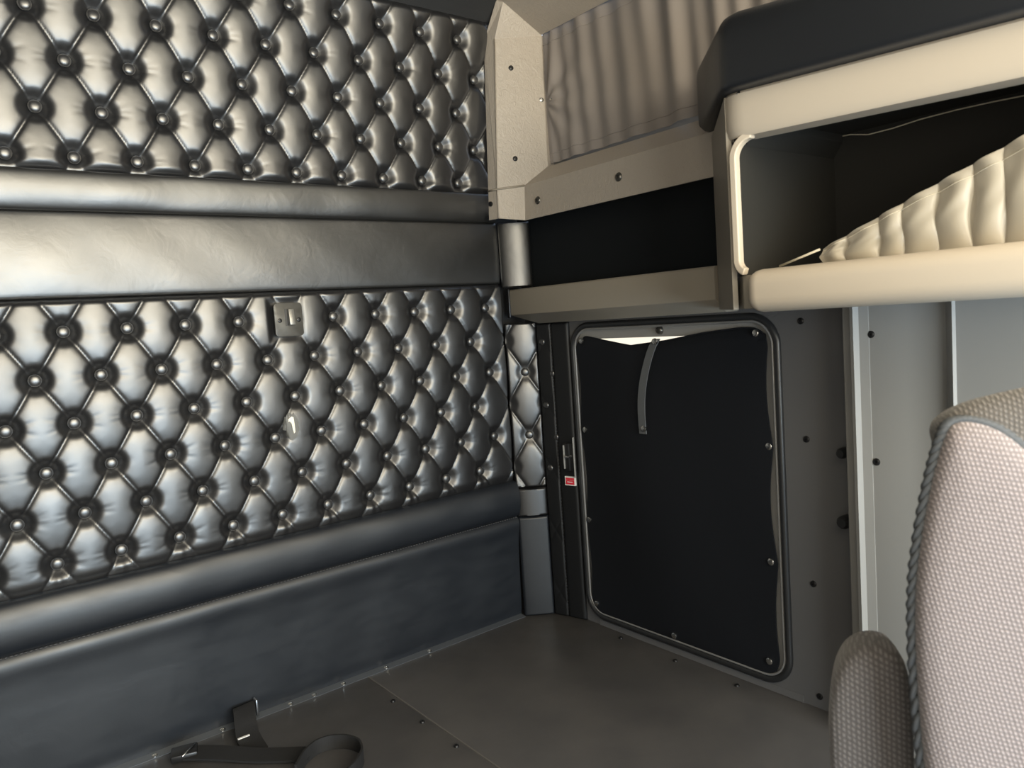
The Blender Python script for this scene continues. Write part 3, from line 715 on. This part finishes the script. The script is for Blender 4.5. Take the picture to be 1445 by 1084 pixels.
# lower lip: fat rounded nose
lip = MB().box((-0.228, YR, 0.784), (0.05, -0.902, 0.848), 0.022, 5)
li = lip.build('lip', CAB, None, 60); local(li, cb)
local(MB().prism([(-0.676, 0.0), (-0.9, 0.0), (-0.9, 1.0)], 2, 0, 0.001).build('x', CAB), cb) if False else None
und = MB()    # underside / base board
und.prism([(0.099, -0.674), (0.036, -0.680), (XF+0.010, YP-0.002), (XF+0.0, -0.92), (XF+0.0, YR), (0.099, YR)], 2, 0.790, 0.842, 0.002)
local(und.build('base', TRIM_S, None, 30), cb)
# liner: end wall, back panel, ceiling
ln = MB()
ln.box((XF+0.012, YP-0.004, 0.842), (0.0985, YP+0.004, 1.100)).box((0.092, YR, 0.842), (0.0985, YP, 1.082))
ln.box((XF+0.02, YR, 1.078), (0.0985, YP, 1.081))
local(ln.build('liner', LINER, None), cb)
local(MB().prism([(YP-0.004, 1.084), (YP-0.022, 1.084), (YP-0.022, 1.066), (YP-0.004, 1.040)], 0, XF+0.03, 0.091, 0.002).build('rail', LINER, None, 30), cb)
local(MB().box((XF, YR-0.02, 0.79), (0.0985, YR, 1.078)).build('end_panel', TRIM_S, None), cb)
# pivot screw at the corner under the pad
c = S_NICK.copy(); C.objects.link(c); p = atX(1043, 133, XF+0.003); c.location = p; c.rotation_euler = (0, -PI/2, 0); c.scale = (.7, .7, 1); local(c, cb)

pad = MB()
def pad_shape():
    bm = bmesh.new()
    poly = [(-0.228, YR), (-0.226, -0.895), (-0.214, -0.868), (-0.012, -0.672), (0.02, -0.655), (0.094, -0.655), (0.094, YR)]
    zlo = lambda x, y: band_top(y)+0.0005
    zhi = lambda x, y: 1.236 + (y+0.87)*0.12
    A = [bm.verts.new((x, y, zlo(x, y))) for x, y in poly]; B = [bm.verts.new((x, y, zhi(x, y))) for x, y in poly]; n = len(poly)
    bm.faces.new(A); bm.faces.new(B[::-1])
    for i in range(n): bm.faces.new((A[i], A[(i+1) % n], B[(i+1) % n], B[i]))
    bmesh.ops.recalc_face_normals(bm, faces=bm.faces[:])
    top = [e for e in bm.edges if all(v in B for v in e.verts)]
    bmesh.ops.bevel(bm, geom=top, offset=0.040, segments=8, affect='EDGES', profile=0.55)
    low = [e for e in bm.edges if len(e.link_faces) == 2 and all(abs(v.co.z-zlo(v.co.x, v.co.y)) < 0.004 for v in e.verts)]
    bmesh.ops.bevel(bm, geom=low, offset=0.010, segments=3, affect='EDGES', profile=0.5)
    return bm
po = MB().bm(pad_shape()).build('cabinet_cushion', PAD, None, 60)
tag(po, 'long charcoal padded cushion lying on top of the cream overhead cabinet', 'cushion')

# ------------------------------------------------------------------ gathered satin pocket inside the cubby
gp = thing('gathered_curtain', 'champagne satin curtain gathered on a slanted cord inside the open cubby', 'curtain', (-0.16, -1.2, 0.85))
XG = -0.168
K = [atX(x, y, XG) for (x, y) in ((1157, 352), (1210, 322), (1300, 270), (1380, 226), (1445, 190))]
ky = np.array([k.y for k in K]); kz = np.array([k.z for k in K]); sl_ = (kz[-1]-kz[-2])/(ky[-1]-ky[-2])
ky = np.append(ky, -1.50); kz = np.append(kz, kz[-1]+sl_*0.5*(-1.50-K[-1].y)); ky = np.append(ky, ky[0]+0.0); kz = np.append(kz, kz[0])
order = np.argsort(ky); ky = ky[order]; kz = kz[order]
ny, nz = 520, 60
ys = np.linspace(K[0].y, -1.49, ny); t = np.linspace(0, 1, nz); YY, T = np.meshgrid(ys, t, indexing='ij'); s = -(YY-K[0].y)
top = np.interp(YY, ky, kz); bot = 0.8495
ZZ = bot + (top-bot)*T
sc_ = s + 0.004*np.sin(s*60)
f = sc_/0.040; fr = f-np.floor(f)
pl = np.sin(PI*np.clip(fr, 0, 1))**0.55                    # fat pleats with sharp valleys
wv = 0.35*np.sin(s*33+T*5)+0.25*np.sin(s*71-T*7)
XX = XG + 0.006 - 0.011*pl*(0.35+0.65*np.sin(PI*np.clip(T*0.85+0.1, 0, 1)))*smooth01(s/0.03) - 0.0035*wv*np.sin(PI*T)**0.5 - 0.0022*np.sin(s*157+3*np.sin(T*6))*T**2
YY = YY + 0.004*np.sin(T*4+np.floor(f)*1.7)*np.sin(PI*T)
local(grid('fabric', XX, YY, ZZ, SATIN, None, (0.002, 0, 0)), gp)
mb = MB(); mb.tube([(XX[i, -9]-0.0006, YY[i, -9], ZZ[i, -9]) for i in range(0, ny, 2)], 0.0007, 5)
mb.tube([(XX[5, j]-0.0006, YY[5, j]-0.006, ZZ[5, j]) for j in range(0, nz, 4)], 0.0007, 5)
local(mb.build('stitching', THREAD, None, 180), gp)
c0 = atX(1100, 376, XG); c0.z = max(c0.z, 0.8515); local(MB().tube([c0, (XG, K[0].y, K[0].z), (XG, ky[1], kz[1]+0.0)] if False else [c0, Vector((XG, K[0].y, K[0].z))], 0.0017, 6).build('elastic_cord', THREAD, None, 180), gp)
lt_ = [atX(x, y, 0.089) for (x, y) in ((1178, 194), (1200, 190), (1225, 190), (1260, 181), (1300, 168), (1350, 155), (1400, 144), (1445, 135), (1500, 120))]
th = MB().tube(lt_, 0.0011, 6).build('loose_thread', THREAD, None, 180); tag(th, 'thin pale thread hanging along the dark back of the open cubby', 'thread')

# ------------------------------------------------------------------ pillar at the front of the sleeper + cab side panel
XPL = 0.055
pl0 = atX(1187, 435, XPL).y; 
def prof_extrude(name, prof, z0, z1, m, bev=0.0):
    vs = [(x, y, z) for z in (z0, z1) for (x, y) in prof]; n = len(prof)
    fs = [tuple(range(n))[::-1], tuple(range(n, 2*n))]+[(i, (i+1) % n, n+(i+1) % n, n+i) for i in range(n)]
    return MB().add(vs, fs).build(name, m, None, 25)
y1, y2, y3, y4 = (atX(px, 436, XPL).y for px in (1187, 1201, 1211, 1225))
pil = prof_extrude('trim_2', [(0.1, pl0+0.0), (XPL+0.002, y1), (XPL, y1-0.002), (XPL-0.002, y2+0.002), (XPL-0.012, y2-0.003), (XPL-0.014, y3+0.003), (XPL-0.004, y3-0.002), (XPL-0.001, y4), (0.1, y4)], 0.0, 0.800, GREY_L); struct(pil)
for (x, y, r) in ((1194, 638, 0.010), (1196, 735, 0.012)):
    p = atX(x, y, 0.095); m = MB().lathe([(r*0.8, 0.0), (r, 0.004), (r, 0.022), (r*0.7, 0.028)], (0.1, p.y, p.z), (-1, 0, 0), 16).build('bumper', RUBBER, pil, 40)
for z in (0.60, 0.47, 0.33): MB().box((0.075, pl0-0.001, z-0.02), (0.099, pl0+0.005, z+0.02), 0.001).build('hinge', STEEL, pil, 40)
y5 = atX(1330, 436, XPL).y; y6 = atX(1345, 436, XPL).y
cs = prof_extrude('wall_cab_right', [(XPL+0.001, y4+0.0005), (XPL+0.001, y4-0.01), (XPL+0.004, y4-0.06), (XPL+0.012, y5+0.01), (XPL+0.010, y5), (XPL-0.006, y6+0.002), (XPL-0.008, y6-0.001), (XPL-0.002, y6-0.004), (XPL+0.03, -1.75), (0.16, -1.75), (0.16, y4+0.0005)], -0.6, 0.800, GREY_L); struct(cs)
add_screws(cs, S_BLACK, [((XPL+0.0012, *atX(x, y, XPL+0.0012).yz), (-1, 0, 0)) for (x, y) in ((1229, 472), (1237, 652))])

# ------------------------------------------------------------------ seat
SN = Vector((-0.85, -0.527, 0)).normalized(); ST = Vector((-SN.y, SN.x, 0)); SP = atY(1292, 800, -1.285); SP.z = 0.0
seat = thing('passenger_seat', 'rose-grey woven passenger seat back in the right foreground', 'seat', SP)
seat.rotation_euler = (0, 0, math.atan2(ST.y, ST.x))
def on_seat(px, py, back=0.0):           # photograph measurement -> (s, z) in the seat's own frame
    p = on_plane(px, py, SP-SN*back, SN); return ((p-SP).dot(ST), p.z)
def smooth_loop(pts, k=2):
    for _ in range(k):
        q = []
        for i in range(len(pts)):
            a, b = pts[i], pts[(i+1) % len(pts)]; q += [(a[0]*.75+b[0]*.25, a[1]*.75+b[1]*.25), (a[0]*.25+b[0]*.75, a[1]*.25+b[1]*.75)]
        pts = q
    return pts
def puffed(outl, y, depth, back, name, m, parent, side=0.0):
    """front skin bulging towards -y from an outline in x-z, rounded over its rim and closed at the back"""
    cx = sum(p[0] for p in outl)/len(outl); cz = sum(p[1] for p in outl)/len(outl); n = len(outl)
    levels = [(1.0-side, back), (1.0-side*0.4, back*0.5), (1.0, 0.0), (0.985, -depth*0.35), (0.95, -depth*0.62), (0.88, -depth*0.82), (0.7, -depth*0.95), (0.4, -depth), (0.05, -depth)]
    vs = []; fs = []
    for (k, dy) in levels:
        for (x, z) in outl: vs.append((cx+(x-cx)*k, y+dy, cz+(z-cz)*k))
    for i in range(len(levels)-1):
        for j in range(n): fs.append((i*n+j, i*n+(j+1) % n, (i+1)*n+(j+1) % n, (i+1)*n+j))
    fs.append(tuple(range(n))[::-1]); fs.append(tuple((len(levels)-1)*n+j for j in range(n)))
    return MB().add(vs, fs).build(name, m, parent, 70)
L_px = [(1312, 1180), (1303, 1084), (1296, 1010), (1291, 940), (1289, 870), (1291, 810), (1299, 750), (1310, 690), (1322, 640), (1335, 602)]
T_px = [(1345, 593), (1362, 590), (1385, 594), (1410, 604), (1435, 622), (1460, 645)]
Lp = [on_seat(*q) for q in L_px]; Tp = [on_seat(*q) for q in T_px]
WS = 0.44; s0 = Lp[0][0]
outline = [(s0+0.006, -0.12)] + Lp + Tp; ls, lz = Tp[-1]
outline += [(ls+0.07, lz-0.10), (ls+0.13, lz-0.2), (ls+0.16, lz-0.32), (ls+0.16, -0.12)]
puffed(smooth_loop(outline, 2), 0.0, 0.020, 0.03, 'front_panel', SEATF, seat, 0.05)
H_px = [(1326, 606), (1333, 588), (1350, 576), (1380, 564), (1415, 555), (1445, 548), (1500, 538)]
Hp = [on_seat(*q, 0.02) for q in H_px]
so = [(s0+0.012, -0.12)] + [(a+0.010, b) for a, b in Lp[:-1]] + Hp + [(Hp[-1][0]+0.12, Hp[-1][1]-0.01), (Hp[-1][0]+0.2, Hp[-1][1]-0.1), (Hp[-1][0]+0.2, -0.12)]
puffed(smooth_loop(so, 2), 0.026, 0.026, 0.085, 'backrest', SEATD, seat, 0.10)
cord = MB(); cc = [Vector((a-0.001, 0.0, b)) for a, b in outline[1:17]]; dense = []
for i in range(len(cc)-1):
    for k in range(12): dense.append(cc[i].lerp(cc[i+1], k/12))
for _ in range(20): dense = [dense[0]]+[(dense[i-1]+dense[i]*2+dense[i+1])/4 for i in range(1, len(dense)-1)]+[dense[-1]]
for a in range(3):
    dd = [p+Vector((math.cos(i*0.55+a*2.09), math.sin(i*0.55+a*2.09), 0))*0.0026 for i, p in enumerate(dense)]
    cord.tube(dd, 0.0032, 6)
cord.build('piping', CORD, seat, 180)
ap = [(1172, 1084), (1168, 1020), (1172, 965), (1186, 930), (1205, 912), (1232, 905), (1258, 910), (1275, 928), (1284, 960), (1288, 1020), (1290, 1084), (1292, 1180), (1176, 1180)]
puffed(smooth_loop([on_seat(*q, 0.07) for q in ap], 2), 0.07, 0.02, 0.05, 'armrest', ARMF, seat, 0.12)

# ------------------------------------------------------------------ floor edge strip + straps
es = MB(); es.add([(x, y, z) for x in (XL, 0.0) for (y, z) in ((-0.001, 0.0003), (-0.001, 0.005), (-0.004, 0.0045), (-0.020, 0.0015), (-0.020, 0.0003))],
    [(0, 1, 2, 3, 4), (9, 8, 7, 6, 5)]+[(i, i+5, (i+1) % 5+5, (i+1) % 5) for i in range(5)])
ed = es.build('trim_4', mat('edge_metal', (0.22, 0.24, 0.27), 0.36, metal=0.75), None, 30); struct(ed)
add_screws(ed, S_NICK, [((x, -0.012, 0.0025), (0, -0.15, 1)) for x in (-0.93, -0.80, -0.655, -0.60, -0.53, -0.42, -0.30)])
ws = thing('wall_strap', 'wide black webbing strap coming out of the gap at the wall foot', 'strap', (-0.77, -0.02, 0))
q0 = Vector((-0.756, -0.012, 0.040)); 
pts = [Vector((-0.752, 0.0, 0.022)), Vector((-0.755, -0.018, 0.040)), Vector((-0.760, -0.036, 0.040)), Vector((-0.768, -0.062, 0.022)), Vector((-0.774, -0.088, 0.010)), Vector((-0.776, -0.12, 0.0045)), Vector((-0.778, -0.15, 0.004))]
local(MB().ribbon(pts, (1, 0.12, 0), 0.046, 0.0016).build('webbing', WEB, None, 40), ws)
local(MB().box((-0.733, -0.030, 0.012), (-0.729, -0.012, 0.046), 0.001).build('bracket', STEEL, None, 40), ws)
tp2 = MB().box((-0.795, -0.096, 0.0125), (-0.772, -0.092, 0.0145)); local(tp2.build('care_tag', WHITE), ws)
bs = thing('restraint_strap', 'flat black webbing strap with metal-edged buckle lying across the deck', 'strap', (-0.8, -0.14, 0))
pa = atZ(262, 1063, 0.012); pb = atZ(440, 1066, 0.008); pcc = atZ(468, 1048, 0.012); pd = atZ(500, 1044, 0.012)
pts = [pa.lerp(pb, k/8)+zz*0.002*math.sin(k) for k in range(9)]
dirb = Vector((0.2, 1, 0)).normalized()
local(MB().ribbon(pts, (0.75, 0.65, 0.1), 0.040, 0.002).build('webbing', WEB, None, 40), bs)
bk = Vector(pa); ax = (pb-pa).normalized()
mb = MB().box((-0.026, -0.02, -0.005), (0.022, 0.02, 0.008), 0.003); rotm = Matrix.Rotation(math.atan2(ax.y, ax.x)+0.5, 3, 'Z')
mb.v = [tuple(bk+rotm @ Vector(v)) for v in mb.v]; bko = mb.build('buckle', BLACKP, None, 40); local(bko, bs)
e_a = atZ(275, 1050, 0.022); e_b = atZ(257, 1068, 0.022); local(MB().tube([e_a, e_b], 0.0016, 6).build('buckle_edge', CHROME, None, 180), bs)
lpz = thing('strap_loop', 'black webbing strap curled into an upright loop at the bottom edge', 'strap', (-0.68, -0.3, 0))
lc = []
for (x, y) in ((418, 1090), (430, 1068), (446, 1054), (466, 1047), (490, 1046), (508, 1052), (513, 1066), (503, 1084), (485, 1100)):
    lc.append(atZ(x, y, 0.016))
dn = []
for i in range(len(lc)-1):
    for k in range(5): dn.append(lc[i].lerp(lc[i+1], k/5))
for _ in range(3):
    dn = [dn[0]]+[(dn[i-1]+dn[i]*2+dn[i+1])/4 for i in range(1, len(dn)-1)]+[dn[-1]]
local(MB().ribbon(dn, (0, 0, 1), 0.028, 0.002).build('webbing', WEB, None, 40), lpz)

# ------------------------------------------------------------------ the cab behind the camera (seen only in reflections): shell with window openings
sh = MB()
sh.box((-2.0, -3.0, -0.75), (0.25, -1.12, -0.62))
cfl = sh.build('floor_cab', CABFLOOR); struct(cfl)
hl = MB().box((-2.0, -3.05, 1.62), (0.25, -1.2, 1.66)).build('ceiling_cab', CREAM); struct(hl)
fr = MB().box((-2.0, -3.05, -0.75), (0.25, -3.0, 0.04)).box((-2.0, -3.05, 1.58), (0.25, -3.0, 1.66)).box((-2.0, -3.05, 0.04), (-1.85, -3.0, 1.58)).box((0.16, -3.05, 0.04), (0.25, -3.0, 1.58)).build('wall_front', CREAM); struct(fr)
ld = MB().box((-2.05, -3.0, -0.75), (-2.0, -1.12, 0.40)).box((-2.05, -3.0, 1.10), (-2.0, -1.12, 1.66)).box((-2.05, -1.7, 0.4), (-2.0, -1.12, 1.1)).box((-2.05, -3.0, 0.4), (-2.0, -2.7, 1.1)).build('wall_cab_left', CREAM); struct(ld)
rd = MB().box((0.16, -3.0, -0.75), (0.21, -1.75, 0.40)).box((0.16, -3.0, 1.10), (0.21, -1.2, 1.66)).box((0.16, -1.95, 0.4), (0.21, -1.55, 1.1)).box((0.16, -3.0, 0.4), (0.21, -2.7, 1.1)).build('wall_cab_front_right', CREAM); struct(rd)
lb = MB().box((-2.05, -1.22, -0.75), (XL-0.1, -1.12, 1.75)).build('wall_cab_back', CREAM); struct(lb)

# ------------------------------------------------------------------ light
def area(name, loc, target, sx, sy, power, col):
    l = bpy.data.lights.new(name, 'AREA'); l.shape = 'RECTANGLE'; l.size = sx; l.size_y = sy; l.energy = power; l.color = col
    o = bpy.data.objects.new(name, l); C.objects.link(o); o.location = loc
    d = Vector(target)-Vector(loc); o.rotation_euler = d.to_track_quat('-Z', 'Y').to_euler(); return o
area('windshield_stretched_warm', (-0.80, -2.98, 1.11), (-0.80, 0, 1.11), 1.9, 0.92, 82, (1.0, 0.885, 0.66))  # upper windshield, stretched higher than the glass to add warm light
area('windshield_low_daylight', (-0.80, -2.98, 0.35), (-0.80, 0, 0.35), 1.9, 0.60, 52, (0.60, 0.81, 1.0))
area('driver_window_daylight', (-1.98, -2.2, 0.75), (0.5, -1.6, 0.9), 0.95, 0.68, 8, (1.0, 0.93, 0.80))
area('passenger_window_daylight', (0.15, -2.3, 0.75), (-2, -2.0, 0.7), 0.75, 0.68, 6, (0.92, 0.96, 1.0))
area('ceiling_warm_fill', (-0.95, -2.1, 1.61), (-0.95, -2.09, 0), 1.7, 1.5, 24, (1.0, 0.88, 0.66))  # added warm fill lamp under the closed cab ceiling; no hatch is known

w = bpy.data.worlds.new('world'); bpy.context.scene.world = w; w.use_nodes = True
bgn = w.node_tree.nodes['Background']
tcw = w.node_tree.nodes.new('ShaderNodeTexCoord'); sep = w.node_tree.nodes.new('ShaderNodeSeparateXYZ'); crw = w.node_tree.nodes.new('ShaderNodeValToRGB')
w.node_tree.links.new(tcw.outputs['Generated'], sep.inputs[0]); w.node_tree.links.new(sep.outputs['Z'], crw.inputs['Fac'])
crw.color_ramp.elements[0].position = 0.0; crw.color_ramp.elements[0].color = (1.0, 0.9, 0.74, 1)
crw.color_ramp.elements[1].position = 0.5; crw.color_ramp.elements[1].color = (0.55, 0.72, 1.0, 1)
w.node_tree.links.new(crw.outputs['Color'], bgn.inputs['Color']); bgn.inputs['Strength'].default_value = 1.2

sc = bpy.context.scene
sc.view_settings.view_transform = 'Standard'; sc.view_settings.look = 'None'; sc.view_settings.gamma = 1; sc.view_settings.exposure = 0.0
sc.view_settings.use_curve_mapping = False
